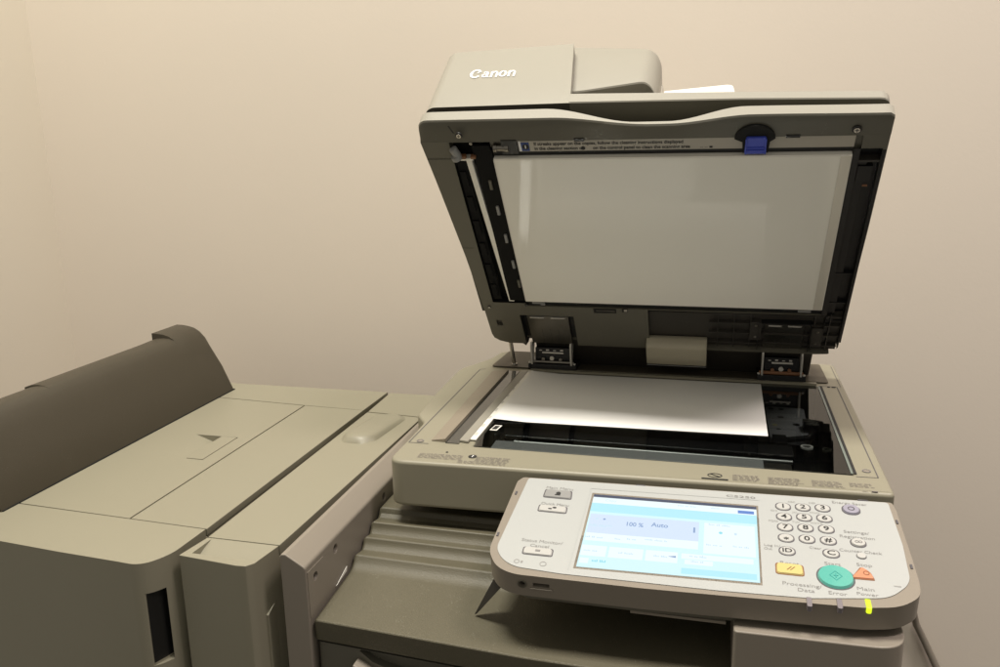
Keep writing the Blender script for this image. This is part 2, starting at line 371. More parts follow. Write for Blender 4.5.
# right hand tower
tw = rnd([(.3945, -.2265), (.5420, -.2240), (.5480, .30), (.3945, .30)], [.004, .030, .004, 0], 8)
b = prism(nb(), tw, -.40, -.0665); mk('front_tower', b, PANELB, cp, bevel=.0016, seg=3)
b = nb(); prism(b, tw, -Z0 + .02, -.403); mk('tower_base', b, PANELB, cp, bevel=.003)
b = nb(); box(b, -.028, .393, .295, .300, -.14, -.060); mk('bay_rear_wall', b, FRAMED, cp)

# ---- scanner body
left = [(-.0045, -.040), (-.0060, .0795), (-.0260, .1050), (-.0345, .2065), (-.0380, .330), (-.0360, .350), (-.0150, .392), (-.0030, .430), (.0020, .462), (.0150, .472)]
outl = rnd([(-.0045, -.0590), (.5580, -.0405), (.5590, .20), (.5590, .483), (.30, .478), (.0150, .472), (.0020, .462), (-.0060, .415), (-.0360, .350), (-.0380, .330), (-.0345, .2065), (-.0265, .1080), (-.0075, .0800), (-.0055, .03)],
           [.020, .006, 0, .014, 0, .008, 0, .01, .006, .01, 0, .004, .006, 0], 6)
hole = nb(); box(hole, .0275, .0755, .0080, .3440, -.050, .02)
hole2 = nb(); box(hole2, .0845, .5215, .0065, .3460, -.052, .02)
b = prism(nb(), outl, -.058, 0)
sb = mk('scanner_body', b, BEIGE, cp, cut=[hole2], bevel=.0045, seg=4, label='scanner housing with its glass uncovered')
# rear deck under the lid (lid's shade put into its darker colour), seam frame, print
b = nb(); prism(b, rnd([(.012, .362), (.5380, .362), (.5360, .466), (.018, .462)], .006), .0008, .0030); mk('rear_deck', b, DECK, sb, bevel=.0012, seg=2)
def groove(bm, pts, w=.0011, z=.0004):
    for p, q in zip(pts, pts[1:]):
        p = Vector(p); q = Vector(q); d = (q - p).normalized(); n_ = Vector((-d.y, d.x)) * w / 2
        quad(bm, [(*(p - n_), z), (*(q - n_), z), (*(q + n_), z), (*(p + n_), z)])
for pts, w in (([(.5480, .348), (.5480, .0010), (.5250, .0000)], .0011), ([(.0265, .0020), (.0005, .0015), (-.0030, .345), (.006, .349)], .0011), ([(.5225, .3500), (.548, .3490)], .0011), ([(.553, .466), (.553, .348)], .0008)):
    b = nb(); groove(b, pts, w); mk('frame_seam', b, INKG, sb)
# bar between deck and glass, with faint marks
b = nb(); box(b, .0815, .5190, .3465, .3545, .0006, .0042)
for x0, x1 in ((.16, .185), (.196, .205), (.25, .272), (.292, .30), (.335, .36), (.402, .418), (.44, .446)):
    words(b, x0, x1, .3495, .00435, .0022, 1)
mk('size_scale_bar', b, [BEIGE, INKG], sb, bevel=0)
# document feed reading strip
b = nb()
quad(b, [(.0268, .0125, .0012), (.0455, .0110, .0046), (.0470, .3360, .0046), (.0205, .3360, .0012)])
quad(b, [(.0268, .0125, .0012), (.0455, .0110, .0046), (.0455, .0108, .0004), (.0268, .0123, .0004)])
quad(b, [(.0455, .0110, .0046), (.0470, .3360, .0046), (.0478, .336, .0006), (.0463, .011, .0006)])
mk('feed_scoop', b, TEXTR, sb)
b = nb(); box(b, .0466, .0640, .0080, .3430, .0004, .0010); mk('reading_strip', b, [mat('strip_glass', (.028, .03, .028), .06, coat=.6)], sb)
b = nb(); prism(b, [(.0632, .0145), (.0752, .0120), (.0795, .3440), (.0675, .3440)], .0004, .0036)
mk('strip_divider', b, BEIGE2, sb, bevel=.0008, seg=2)
b = nb(); prism(b, [(.0752, .0215), (.0830, .0205), (.0870, .3440), (.0795, .3440)], .0014, .0030)
for i in range(9):
    y = .035 + i * .033; quad(b, [(.0760, y, .0031), (.0800, y, .0031), (.0800, y + .012, .0031), (.0760, y + .012, .0031)], 1)
mk('white_marker_strip', b, [WHITE, mat('marker_grey', (.56, .55, .50), .5)], sb)
# inside the scanner, under the glass
b = nb(); box(b, .085, .521, .007, .3455, -.0505, -.0490); mk('well_floor', b, BLACK, sb)
b = nb()
for a in ((.085, .0852, .007, .3455), (.5208, .521, .007, .3455), (.0855, .5205, .0069, .0071), (.0855, .5205, .3454, .3456)): box(b, *a, -.049, -.0015)
mk('well_wall', b, BLACK, sb)
b = nb(); box(b, .100, .430, .0085, .0540, -.046, -.0085); box(b, .4305, .462, .0085, .0540, -.046, -.0120, 1); box(b, .475, .5205, .0085, .0480, -.046, -.020)
mk('front_rail', b, [GREENG, FRAMED], sb, bevel=.001, seg=2)
b = nb(); box(b, .088, .468, .0830, .1180, -.044, -.012)
box(b, .11, .46, .058, .078, -.046, -.022)
mk('scan_carriage', b, BLACKG, sb, bevel=.002)
b = nb(); cyl(b, (.12, .0700, -.0160), (.345, 0, 0), .0028); cyl(b, (.16, .0560, -.0160), (.29, 0, 0), .0014); mk('guide_rod', b, mat('rod_steel', (.5, .5, .48), .38, metal=1), sb)
b = nb(); prism(b, rnd([(.4470, .198), (.4980, .196), (.5020, .335), (.4470, .337)], .006), -.040, -.032)
for (x, y, r) in ((.4545, .325, .0042), (.4690, .325, .0036), (.4660, .288, .0048), (.4850, .258, .0050), (.4600, .2350, .003)): prism(b, ell(x, y, r), -.0319, -.0316, 1)
prism(b, ell(.4560, .2520, .004), -.0319, -.0316, 2)
mk('lens_plate', b, [GREENG, BLACK, YEL], sb, bevel=.0006, seg=1)
b = nb(); ringp(b, ell(.4890, .1500, .0078), ell(.4890, .1500, .0052), -.026, -.0235); mk('pulley_ring', b, WHITE, sb)
b = nb(); ringp(b, ell(.5130, .1450, .006), ell(.5130, .1450, .0045), -.026, -.0235); mk('pulley_ring', b, FRAMEG, sb)
b = nb(); tube(b, [(.452, .185, -.03), (.47, .178, -.026), (.495, .19, -.026), (.507, .23, -.03), (.508, .30, -.03)], .004); box(b, .4485, .466, .155, .19, -.046, -.024)
box(b, .492, .512, .225, .25, -.046, -.02); mk('cable_chain', b, BLACKG, sb)
b = nb(); box(b, .100, .104, .03, .09, -.03, -.012); box(b, .120, .123, .035, .08, -.03, -.014); cyl(b, (.128, .036, -.026), (0, 0, .008), .003, 1); cyl(b, (.140, .05, -.024), (0, 0, .006), .0022, 1)
mk('drive_bracket', b, [DSTEEL, STEEL], sb)
b = nb(); prism(b, [(.0890, .0640), (.0985, .0640), (.1010, .0840), (.0915, .0840)], .0006, .0008)
prism(b, [(.0906, .0670), (.0972, .0670), (.0990, .0810), (.0925, .0810)], .0009, .0011, 1); mk('size_mark', b, [WHITE, INK], sb)
b = nb(); box(b, .0838, .5222, .0058, .3467, -.0012, .0002); gl = mk('platen_glass', b, GLASS, sb)
b = nb(); box(b, .5205, .5232, .0062, .3440, .0003, .0012); mk('glass_edge', b, mat('glass_edge', (.15, .18, .165), .2), sb)
b = nb(); box(b, .5238, .5268, .0062, .3460, .0003, .0010); mk('glass_gasket', b, INK, sb)
for (x, y) in ((.0132, .0090), (.5385, .0185)):
    b = nb(); ringp(b, ell(x, y, .0046), ell(x, y, .0034), .0003, .0008); prism(b, ell(x, y, .0033), .0002, .0005, 1); mk('screw_cap', b, [INKL, PANELB], sb)
b = nb(); prism(b, ell(.536, .3455, .0022), .0003, .0008); prism(b, ell(.543, .3455, .0030, .002), .0003, .0008); mk('screw_hole', b, INK, sb)
# print on the front strip
b = nb()
def fy(x): return -.0590 + .0185 * x / .56
for r_ in range(5): words(b, .028, .084, fy(.05) + .0215 - r_ * .0032 + .004, .0005, .0017, 0, .03)
for r_ in range(5): words(b, .099, .1400, fy(.12) + .0215 - r_ * .0032 + .004, .0005, .0017, 0, .03)
for r_ in range(3): words(b, .080, .138, fy(.1) + .0070 - r_ * .0028 + .003, .0005, .0015, 0, .03)
prism(b, ell(.0930, -.0290, .0052), .0003, .0006, 1); text(b, '?', .0930, -.0290, .0008, .008, 2, bold=.02)
prism(b, ell(.0585, -.0245 + .003, .0016), .0003, .0006, 1)
mk('safety_print', b, [PRINT, INK, INKW], sb)
b = nb()
x0, x1 = .3600, .3885
ringp(b, ell(.3742, -.0282, .0080, .0058), ell(.3742, -.0282, .0070, .0049), .0003, .0006, 1); prism(b, [(.3684, -.0248), (.3696, -.0240), (.3802, -.0316), (.3790, -.0324)], .0003, .0006, 1)
prism(b, [(x0, -.0405), (x1, -.0400), (x1, -.0370), (x0, -.0375)], .0003, .0006, 1)
for cx0, cx1, nr in ((.3935, .4235, 6), (.4310, .4680, 7), (.4765, .5110, 6), (.5150, .5400, 4)):
    for r_ in range(nr): words(b, cx0, cx1 - random.uniform(0, .006), -.0235 - r_ * .0029 + .02 * (cx0 - .3935), .0005, .0016, 0, .03)
words(b, .526, .534, -.0395, .0005, .001, 0); prism(b, [(.535, -.0395), (.541, -.0393), (.541, -.0375), (.535, -.0377)], .0003, .0006, 0)
mk('warning_print', b, [PRINT, INK, INKW], sb)
# hinges
for hx0, hx1 in ((.0830, .1470), (.4400, .4960)):
    b = nb(); hw = hx1 - hx0
    box(b, hx0 - .006, hx1 + .008, .352, .425, .003, .0125)
    box(b, hx0 + .004, hx1 - .002, .360, .405, .0125, .0380)
    for k in range(4): box(b, hx0 + hw * (.16 + .18 * k), hx0 + hw * (.24 + .18 * k), .3590, .3600, .0330, .0345 + .001 * (k % 2), 1)
    for sx in (hx0 - .001, hx1 - .001):
        prism(b, [(.350, .0120), (.360, .0120), (.368, .0500), (.3440, .0500), (.3430, .044)], sx, sx + .0028, 1, ax=0)
    for i in range(3): cyl(b, (hx0 + hw * (.28 + .22 * i), .3595, .0195 + .002 * (i % 2)), (0, -.004, 0), .0028 + .0008 * (i == 1), 2 if i != 1 else 1)  # small studs stand in for specular dots on the block
    box(b, hx0 + hw * .25, hx1 - hw * .2, .3560, .3600, .0295, .0320, 1)
    cyl(b, (hx0 - .004, .356, .0155), (hw + .008, 0, 0), .0028, 2)
    for sx in (hx0 - .004, hx1 + .005): cyl(b, (sx, .3545, .0125), (0, 0, .003), .0022, 3)
    mk('hinge', b, [BLACKG, ARM, DSTEEL, ARM] if hx0 < .3 else [BLACKG, ARM, ORB, ARM], sb, bevel=.0008, seg=2)
b = nb(); cyl(b, (.0487, .372, .002), (-.0040, -.010, .048), .0034); cyl(b, (.0487, .372, .002), (0, 0, .004), .005); mk('lid_sensor_pin', b, STEEL, sb, bevel=.0006, seg=2)

# ---- document feeder lid
def cv(pts):
    def f(x):
        for (a, ya), (c, yc) in zip(pts, pts[1:]):
            if x <= c or (c, yc) == pts[-1]:
                t = (x - a) / (c - a); t = max(0, min(1, t)); return ya + (yc - ya) * t
    return f
def sm(pts):
    """smooth-step interpolation between control points"""
    def f(x):
        for (a, ya), (c, yc) in zip(pts, pts[1:]):
            if x <= c or (c, yc) == pts[-1]:
                t = max(0, min(1, (x - a) / (c - a))); t = t * t * (3 - 2 * t); return ya + (yc - ya) * t
    return f
hb = sm([(0, .0065), (.168, .0058), (.288, -.0100), (.308, -.0100), (.400, .0030), (.546, .0005)])
ht = sm([(0, .0245), (.160, .0250), (.272, -.0035), (.308, -.0035), (.392, .0200), (.546, .0175)])
ht2 = sm([(0, .0245), (.160, .0250), (.258, .0050), (.318, .0050), (.405, .0205), (.546, .0175)])
cb_ = cv([(0, .0340), (.19, .0346), (.385, .0322), (.546, .0262)])
ctp = cv([(0, .0535), (.196, .0527), (.295, .0495), (.38, .0470), (.546, .0400)])
lidleft = [(0, .0016), (-.016, .0016), (-.09, .0067), (-.15, .0109), (-.237, .0166), (-.36, .0217), (-.417, .0230)]
# lower shell: a core slab plus the curved front rim
fr = [(.0016, .4462), (.0067, .384), (.0109, .3233), (.0166, .2373), (.0217, .1149), (.0226, .0573), (.0250, .0470), (.0330, .0400), (.0485, .0345),
      (.5120, .0385), (.5300, .0405), (.5385, .0470), (.5425, .0580), (.5438, .1648), (.5455, .2983), (.5458, .4462)]
core = nb(); prism(core, fr, -.0190, -.0001, 0)
cc = []
def lc(x0, x1, l0, l1, n0, n1=.02):
    q = nb(); box(q, x0, x1, l0, l1, n0, n1); return q
cuts = [lc(.0385, .0895, .1360, .4450, -.0130), lc(.0890, .5185, .1300, .4450, -.0050), lc(.5180, .5412, .0620, .4265, -.0120),
        lc(.2720, .5410, .0420, .1290, -.0110), lc(.0760, .1600, .0300, .1075, -.0110), lc(.0360, .0450, .0790, .0930, -.004)]
lid = mk('feeder_lid', core, [FRAMEG], cp, M=ML, cut=cuts, bevel=.0022, seg=3, label='raised document feeder lid, its grey underside showing')
# front strip with screws, dipping in the middle for the hand grip
b = nb(); N_ = 64; rows = []
x_l, x_r = .0016, .5460
for i in range(N_ + 1):
    u = i / N_; u = .06 * (1 - math.cos(u / .1 * math.pi / 2)) if u < .1 else (.06 + (u - .1) * 1.1)
    u = min(u, 1); u = u if u < .95 else .95 + .05 * math.sin((u - .95) / .05 * math.pi / 2); x = x_l + (x_r - x_l) * u
    q = 0
    dl = (x - x_l); dr = (x_r - x)
    if dl < .012: q = -.012 * (1 - math.sqrt(max(0, 1 - (1 - dl / .012) ** 2)))
    if dr < .004: q = -.004 * (1 - math.sqrt(max(0, 1 - (1 - dr / .004) ** 2)))
    rows.append((x, q))
P = []
for x, q in rows:
    h0, h1, h2 = hb(x), ht(x), ht2(x)
    P.append([b.verts.new(v) for v in ((x, .0002, -.0285), (x, h0 * .55, q - .012), (x, h0 - .0004, q - .0022), (x, h0 + .0010, q), (x, h1 - .0012, q), (x, h1, q - .0016), (x, max(h2, h1), q - .020), (x, max(h2, h1), -.0285))])
mi_ = [1, 1, 0, 0, 0, 2, 2, 1]
for a, c in zip(P, P[1:]):
    for k in range(8):
        f = b.faces.new((a[k], c[k], c[(k + 1) % 8], a[(k + 1) % 8])); f.material_index = mi_[k]
for e in (P[0], P[-1]): b.faces.new(e)
bmesh.ops.recalc_face_normals(b, faces=b.faces)
mk('front_rim', b, [BEIGE2, FRAMEG, FRAMEG], lid, M=MF, ang=38)
# grip recess body between shell and cover
b = nb(); prism(b, [(.010, -.040), (.541, -.040), (.541, -.43), (.030, -.43)], .0185, .0345)
for v in b.verts: pass
b2m = Matrix(((1, 0, 0, 0), (0, 0, 1, 0), (0, 1, 0, 0), (0, 0, 0, 1)))   # (x,q,h) -> (x,h,q)
bmesh.ops.transform(b, matrix=b2m, verts=b.verts); bmesh.ops.recalc_face_normals(b, faces=b.faces)
mk('grip_recess', b, FRAMED, lid, M=MF)
# upper cover slab
b = nb(); P = []
x_l, x_r = .1880, .5440
for i in range(N_ + 1):
    u = i / N_; u = u if u < .85 else .85 + .15 * math.sin((u - .85) / .15 * math.pi / 2); x = x_l + (x_r - x_l) * u; dl = x - x_l; dr = x_r - x; q = 0
    if dl < .0: q = 0
    if dr < .010: q = -.010 * (1 - math.sqrt(max(0, 1 - (1 - dr / .010) ** 2)))
    c0, c1 = cb_(x), ctp(x)
    P.append([b.verts.new(v) for v in ((x, c0, -.44), (x, c0, q - .0012), (x, c0 + .0012, q), (x, c1 - .0015, q), (x, c1, q - .0015), (x, c1, -.44))])
for a, c in zip(P, P[1:]):
    for k in range(6):
        f = b.faces.new((a[k], c[k], c[(k + 1) % 6], a[(k + 1) % 6])); f.material_index = 1 if k == 0 else 0
for e in (P[0], P[-1]): b.faces.new(e)
bmesh.ops.recalc_face_normals(b, faces=b.faces)
mk('upper_cover', b, [BEIGE2, FRAMEG], lid, M=MF, ang=38)
# feeder hump
def MFp(pts, q0, q1, mi=0, bm=None): return prism(bm or nb(), pts, q0, q1, mi)
def hump_outline(xl, xr, h_l, h_r, r):
    o = [(xr, -.40), (xr, -.0006)]
    for k in range(9):
        a = R(90 + 90 * k / 8); o.append((xl + r + r * math.cos(a), -.0006 - r + r * math.sin(a)))
    o.append((xl, -.40))
    return [(x, h_l + (h_r - h_l) * (x - xl) / (xr - xl), q) for x, q in o]
b = nb()
lv = [hump_outline(.0034, .1900, .0330, .0346, .016), hump_outline(.0036, .1893, .0340, .0356, .0165), hump_outline(.0074, .1785, .1475, .1555, .017), hump_outline(.0092, .1772, .1500, .1585, .015), hump_outline(.0120, .1745, .1510, .1597, .012)]
lv = [[b.verts.new(v) for v in l] for l in lv]
for k in (3, 4):
    for v in lv[k]:
        if v.co.z > -.39: v.co.z -= (.0012, .0040)[k - 3]
for a, c in zip(lv, lv[1:]):
    for k in range(len(a)):
        f = b.faces.new((a[k], a[(k + 1) % len(a)], c[(k + 1) % len(a)], c[k]))
f = b.faces.new(lv[0]); f.material_index = 1; b.faces.new(lv[-1]); bmesh.ops.recalc_face_normals(b, faces=b.faces)
mk('feeder_hump', b, [BEIGE2, FRAMED], lid, M=MF, ang=40)
# hinged feed cover right of the hump with an open mouth beneath
fbt = cv([(.184, .0735), (.1913, .0751), (.26, .0885), (.268, .0902), (.274, .0905), (.279, .0885), (.2835, .0841), (.287, .0780), (.2892, .0715), (.2925, .0640)])
ftp = cv([(.174, .1735), (.2676, .1641), (.276, .1630), (.284, .1600), (.289, .1540), (.2925, .1450)])
b = nb(); P = []
for x in [.1745, .200, .230, .250, .260, .266] + [.2925 - .0265 * math.cos(R(a)) if False else .266 + .0230 * math.sin(R(a)) for a in range(8, 91, 6)]:
    t = min(1, max(0, (x - .266) / .0230)); q = -.0150 - .024 * (1 - math.sqrt(max(0, 1 - t * t)))
    h0, h1 = fbt(max(x, .184)), ftp(x)
    P.append([b.verts.new(v) for v in ((x, h0, -.39), (x, h0, q - .0015), (x, h0 + .0015, q), (x, h1 - .004, q), (x, h1 - .001, q - .0018), (x, h1, q - .005), (x, h1, -.39))])
for a, c in zip(P, P[1:]):
    for k in range(7): b.faces.new((a[k], c[k], c[(k + 1) % 7], a[(k + 1) % 7]))
for e in (P[0], P[-1]): b.faces.new(e)
bmesh.ops.recalc_face_normals(b, faces=b.faces)
mk('feed_cover', b, BEIGE2, lid, M=MF, ang=42)
b = nb(); MFp([(.180, .0480), (.2890, .0480), (.2780, .0905), (.180, .0905)], -.38, -.060, bm=b); mk('feed_mouth', b, BLACK, lid, M=MF)
b = nb(); box(b, .2935, .2955, .048, .086, -.20, -.018); mk('feed_cover_edge', b, PANELB, lid, M=MF)
dt = rnd([(.2959, .0800), (.3820, .0700), (.3803, .0856), (.3778, .0990), (.3719, .1010), (.2959, .0920)], [0, 0, 0, .004, .002, 0])
mk('document_tray', MFp(dt, -.25, -.030), WHITE, lid, M=MF, bevel=.0012, seg=2, label='white tray edge showing above the lid')
# maker's name on the hump: broad-nibbed strokes
def band(bm, cx, cy, rx, ry, tx, ty, a0, a1, z, n=26):
    pts = []
    for k in range(n + 1):
        a = R(a0 + (a1 - a0) * k / n); pts.append((cx + rx * math.cos(a), cy + ry * math.sin(a)))
    inn = []
    for k in range(n + 1):
        a = R(a1 + (a0 - a1) * k / n); inn.append((cx + (rx - tx) * math.cos(a), cy + (ry - ty) * math.sin(a)))
    vs = [bm.verts.new((*p, z)) for p in pts]; vi = [bm.verts.new((*p, z)) for p in inn][::-1]
    for k in range(n): bm.faces.new((vs[k], vs[k + 1], vi[k + 1], vi[k]))
def poly(bm, pts, z): bm.faces.new([bm.verts.new((*p, z)) for p in pts])
def lc_n(bm, x, z):
    poly(bm, [(x + .06, 0), (x + .24, 0), (x + .24, .72), (x + .16, .72), (x, .60), (x, .56), (x + .06, .58)], z)
    band(bm, x + .42, .44, .27, .28, .18, .09, 0, 165, z)
    poly(bm, [(x + .51, 0), (x + .69, 0), (x + .69, .44), (x + .51, .44)], z)
b = nb(); zz = 0
band(b, .52, .50, .52, .52, .24, .12, 38, 322, zz)
poly(b, [(.90, .84), (.98, .74), (.62, .56), (.60, .62)], zz)
band(b, 1.36, .22, .28, .22, .17, .08, 0, 360, zz); band(b, 1.40, .46, .27, .26, .18, .09, 0, 150, zz); poly(b, [(1.49, 0), (1.67, 0), (1.67, .46), (1.49, .46)], zz)
poly(b, [(1.67, 0), (1.76, .04), (1.76, .10), (1.67, .10)], zz)
lc_n(b, 1.80, zz); band(b, 2.92, .36, .36, .37, .20, .10, 0, 360, zz); lc_n(b, 3.32, zz)
W_ = 4.01; sx = .0600 / W_; sy = .0168
bmesh.ops.transform(b, matrix=Matrix(((sx, sx * .05, 0, .0512), (.0012 * sx / .06, sy, 0, .0905), (0, 0, 1, .00015), (0, 0, 0, 1))), verts=b.verts)
bmesh.ops.recalc_face_normals(b, faces=b.faces)
for f in b.faces:
    if f.normal.z < 0: f.normal_flip()
mk('maker_logo', b, INKW, lid, M=MF)

# underside of the lid (ML: x, l, n towards viewer)
b = nb(); prism(b, rnd([(.0915, .1435), (.5106, .1435), (.5104, .4205), (.0917, .4205)], .0015), -.004, .0028)
pl = mk('white_platen_sheet', b, PLATE, lid, M=ML, bevel=.0009, seg=2, label='glossy white backing sheet')
b = nb(); box(b, .4985, .5095, .1445, .4180, .0029, .0031); box(b, .4978, .4984, .1445, .4180, .0029, .0032, 1)
mk('sheet_margin', b, [mat('film_margin', (.66, .625, .54), .45, coat=1.0), PLATEE], pl, M=ML)
b = nb(); box(b, .0922, .5100, .4180, .4208, .0029, .0032); box(b, .0917, .0932, .146, .4180, .0029, .0032); mk('sheet_edge', b, PLATEE, pl, M=ML)
# reading slit at left
b = nb()
box(b, .0386, .0894, .1361, .4449, -.0129, -.0125); box(b, .0386, .0389, .1361, .4215, -.0125, -.0002); box(b, .0386, .0894, .1361, .1364, -.0125, -.0002); box(b, .0894, .0912, .1361, .4330, -.0125, .0006); box(b, .0400, .0530, .1400, .4215, -.0120, -.0035); box(b, .0660, .0890, .1400, .4375, -.0120, -.0020)
for i in range(6): box(b, .0420, .0500, .150 + i * .044, .176 + i * .044, -.0034, -.0010)
mk('reading_guide', b, mat('matt_black', (.006, .006, .006), .75, spec=.2), lid, M=ML, bevel=.0012, seg=2)
b = nb(); prism(b, [(.0540, .4150), (.0615, .4150), (.0720, .1370), (.0640, .1370)], -.0110, -.0022); box(b, .0470, .0640, .4140, .4180, -.010, -.0015)
mk('white_reading_strip', b, PLATE, lid, M=ML, bevel=.0005, seg=1)
for i, l in enumerate((.3740, .3284, .2750, .2218, .180)):
    b = nb(); box(b, .0775 + i * .0018, .0815 + i * .0018, l - .008, l + .008, -.0030, .0006)
    mk('roller_tab', b, KEYG if 0 < i < 4 else FRAMEG, lid, M=ML, bevel=.0006, seg=1)
b = nb(); cyl(b, (.0425, .4375, .002), (.004, -.012, 0), .0052); cyl(b, (.0440, .426, .002), (.0015, -.006, 0), .0068); mk('white_roller', b, KEYG, lid, M=ML, bevel=.0008, seg=2)
b = nb(); box(b, .0465, .0560, .4195, .4240, -.004, .002); box(b, .062, .069, .4195, .4235, -.004, .002); mk('rubber_stop', b, ORB, lid, M=ML, bevel=.0008)
b = nb(); cyl(b, (.0945, .434, -.002), (.018, 0, 0), .0045); cyl(b, (.0945, .434, -.002), (.004, 0, 0), .0056); cyl(b, (.1085, .434, -.002), (.005, 0, 0), .0056); mk('feed_roller', b, DSTEEL, lid, M=ML)
def screw(x, l, r=.0034, n_=.0):
    b = nb(); prism(b, ell(x, l, r * 1.5), n_ - .001, n_ + .0004, 1); prism(b, ell(x, l, r), n_ + .0004, n_ + .0016); box(b, x - r * .7, x + r * .7, l - r * .12, l + r * .12, n_ + .0017, n_ + .0018, 1); box(b, x - r * .12, x + r * .12, l - r * .7, l + r * .7, n_ + .00185, n_ + .0019, 1)
    mk('screw', b, [STEEL, BLACK], lid, M=ML)
screw(.0553, .4580, .0030, .0030); screw(.5100, .4540, .0034, .0012); screw(.0640, .4370, .0018, -.008); screw(.0770, .4385, .0020, -.008); screw(.0310, .1250, .0020)
screw(.0900, .1320, .0018)
for pts, w, z_ in (([(.0455, .474), (.0500, .4625)], .0022, .0042), ([(.004, .4190), (.0385, .4190)], .0008, .0004), ([(.0165, .2560), (.033, .2560)], .0006, .0004)):
    b = nb(); groove(b, pts, w, z_); mk('underside_seam', b, INK, lid, M=ML)
# instruction label
b = nb(); prism(b, [(.1255, .4275), (.5108, .4275), (.5110, .4445), (.1255, .4445)], -.0045, -.0020)
prism(b, [(.1262, .4282), (.1295, .4282), (.1290, .4440), (.1262, .4440)], -.0019, -.0017, 3)
prism(b, [(.1296, .4284), (.1395, .4284), (.1395, .4418), (.1290, .4418)], -.0019, -.0017, 2)
prism(b, ell(.1347, .4352, .0040), -.0016, -.0014, 1); text(b, 'i', .1347, .4352, -.0012, .0075, 4, bold=.03)
text(b, 'If streaks appear on the copies, follow the cleaning instructions displayed', .2345, .4390, -.0016, .0066, 1, bold=.02, width=.178)
text(b, 'in the cleaning section of       on the control panel to clean the scanning area', .2385, .4318, -.0016, .0066, 1, bold=.02, width=.186)
prism(b, ell(.2055, .4316, .0026), -.0017, -.0015, 1)
words(b, .3430, .3540, .4300, -.0016, .0012, 5); prism(b, [(.3535, .4295), (.3570, .4295), (.3570, .4320), (.3535, .4320)], -.0017, -.0015, 1)
mk('instruction_label', b, [LABELG, INK, NAVY, INKW, INKW, INKG], lid, M=ML)
b = nb(); box(b, .0930, .5108, .4218, .4268, -.0045, -.0030); mk('label_shadow_gap', b, BLACK, lid, M=ML)
# blue release lever in its half-round pocket
b = nb(); pts = [(.3810, .4445)] + [(.4033 + .0222 * math.cos(R(180 - a)), .4445 + .0185 * math.sin(R(a))) for a in range(10, 180, 10)] + [(.4257, .4445), (.4200, .4400), (.4190, .4245), (.3910, .4245), (.3900, .4400)]
prism(b, pts, -.0018, .0010 + .0014); mk('lever_pocket', b, RUBBER, lid, M=ML)
b = nb(); prism(b, rnd([(.3925, .4255), (.4170, .4255), (.4160, .4485), (.3940, .4485)], .002), .0024, .0060)
for k in range(2): box(b, .3950, .4150, .4305 + k * .0035, .4320 + k * .0035, .0060, .0072)
box(b, .3932, .3950, .426, .448, .006, .0078); box(b, .4146, .4164, .426, .448, .006, .0078)
mk('blue_lever', b, BLUE, lid, M=ML, bevel=.0006, seg=2)
for q in ((.196, .208, .4440, .4480, -.002, .0010), (.4370, .4520, .4440, .4475, -.002, .0010), (.1050, .1250, .4260, .4470, -.004, .0008)):
    b = nb(); box(b, *q); mk('latch_slot', b, BLACK, lid, M=ML)
# right hand channel
b = nb(); box(b, .5185, .5290, .064, .405, -.0118, -.0070); box(b, .5185, .5408, .4055, .4085, -.0118, -.0010, 1); box(b, .5200, .5360, .372, .396, -.0118, -.0050); box(b, .529, .5345, .364, .367, -.0069, -.006, 2)
for l in (.21, .15, .11): box(b, .5185, .5410, l, l + .0012, -.0118, -.0062)
box(b, .5181, .5411, .0621, .4264, -.0119, -.0117); box(b, .5181, .5184, .0621, .4264, -.0117, -.0002); box(b, .5409, .5412, .0621, .4264, -.0117, -.0002); box(b, .5413, .5446, .0700, .4240, -.0005, .0006); box(b, .5112, .5180, .1300, .4264, -.0005, .0006)
mk('channel_insert', b, [BLACK, FRAMED, ORB], lid, M=ML, bevel=.0006, seg=1)
# hinge end of the underside
b = nb(); box(b, .2725, .5405, .0425, .1285, -.0108, -.0085)
for l in (.055, .078, .101, .122): box(b, .360, .5400, l, l + .0016, -.0086, -.0028)
for x in (.395, .418, .505, .525, .372): box(b, x, x + .0014, .045, .127, -.0086, -.0034)
box(b, .2730, .3640, .066, .118, -.0086, -.0070)
mk('rib_grid', b, FRAMED, lid, M=ML)
b = nb(); box(b, .0905, .5180, .1300, .1432, -.0045, -.0030); box(b, .100, .118, .1345, .1385, -.003, -.001, 1); box(b, .1125, .119, .1315, .136, -.003, -.001, 1); box(b, .48, .497, .1335, .1375, -.003, -.001, 1)
mk('hinge_side_gap', b, [BLACK, KEYG], lid, M=ML)
b = nb(); prism(b, [(.1920, .1190), (.2260, .1200), (.2260, .1290), (.1920, .1290)], -.002, .0006); box(b, .2345, .2430, .1230, .1300, -.002, .0006); box(b, .1960, .2240, .1245, .1262, .0007, .0012, 1); box(b, .2375, .2420, .1250, .1295, .0007, .0012, 2)
mk('catch', b, [BLACK, DSTEEL, LABELG], lid, M=ML)
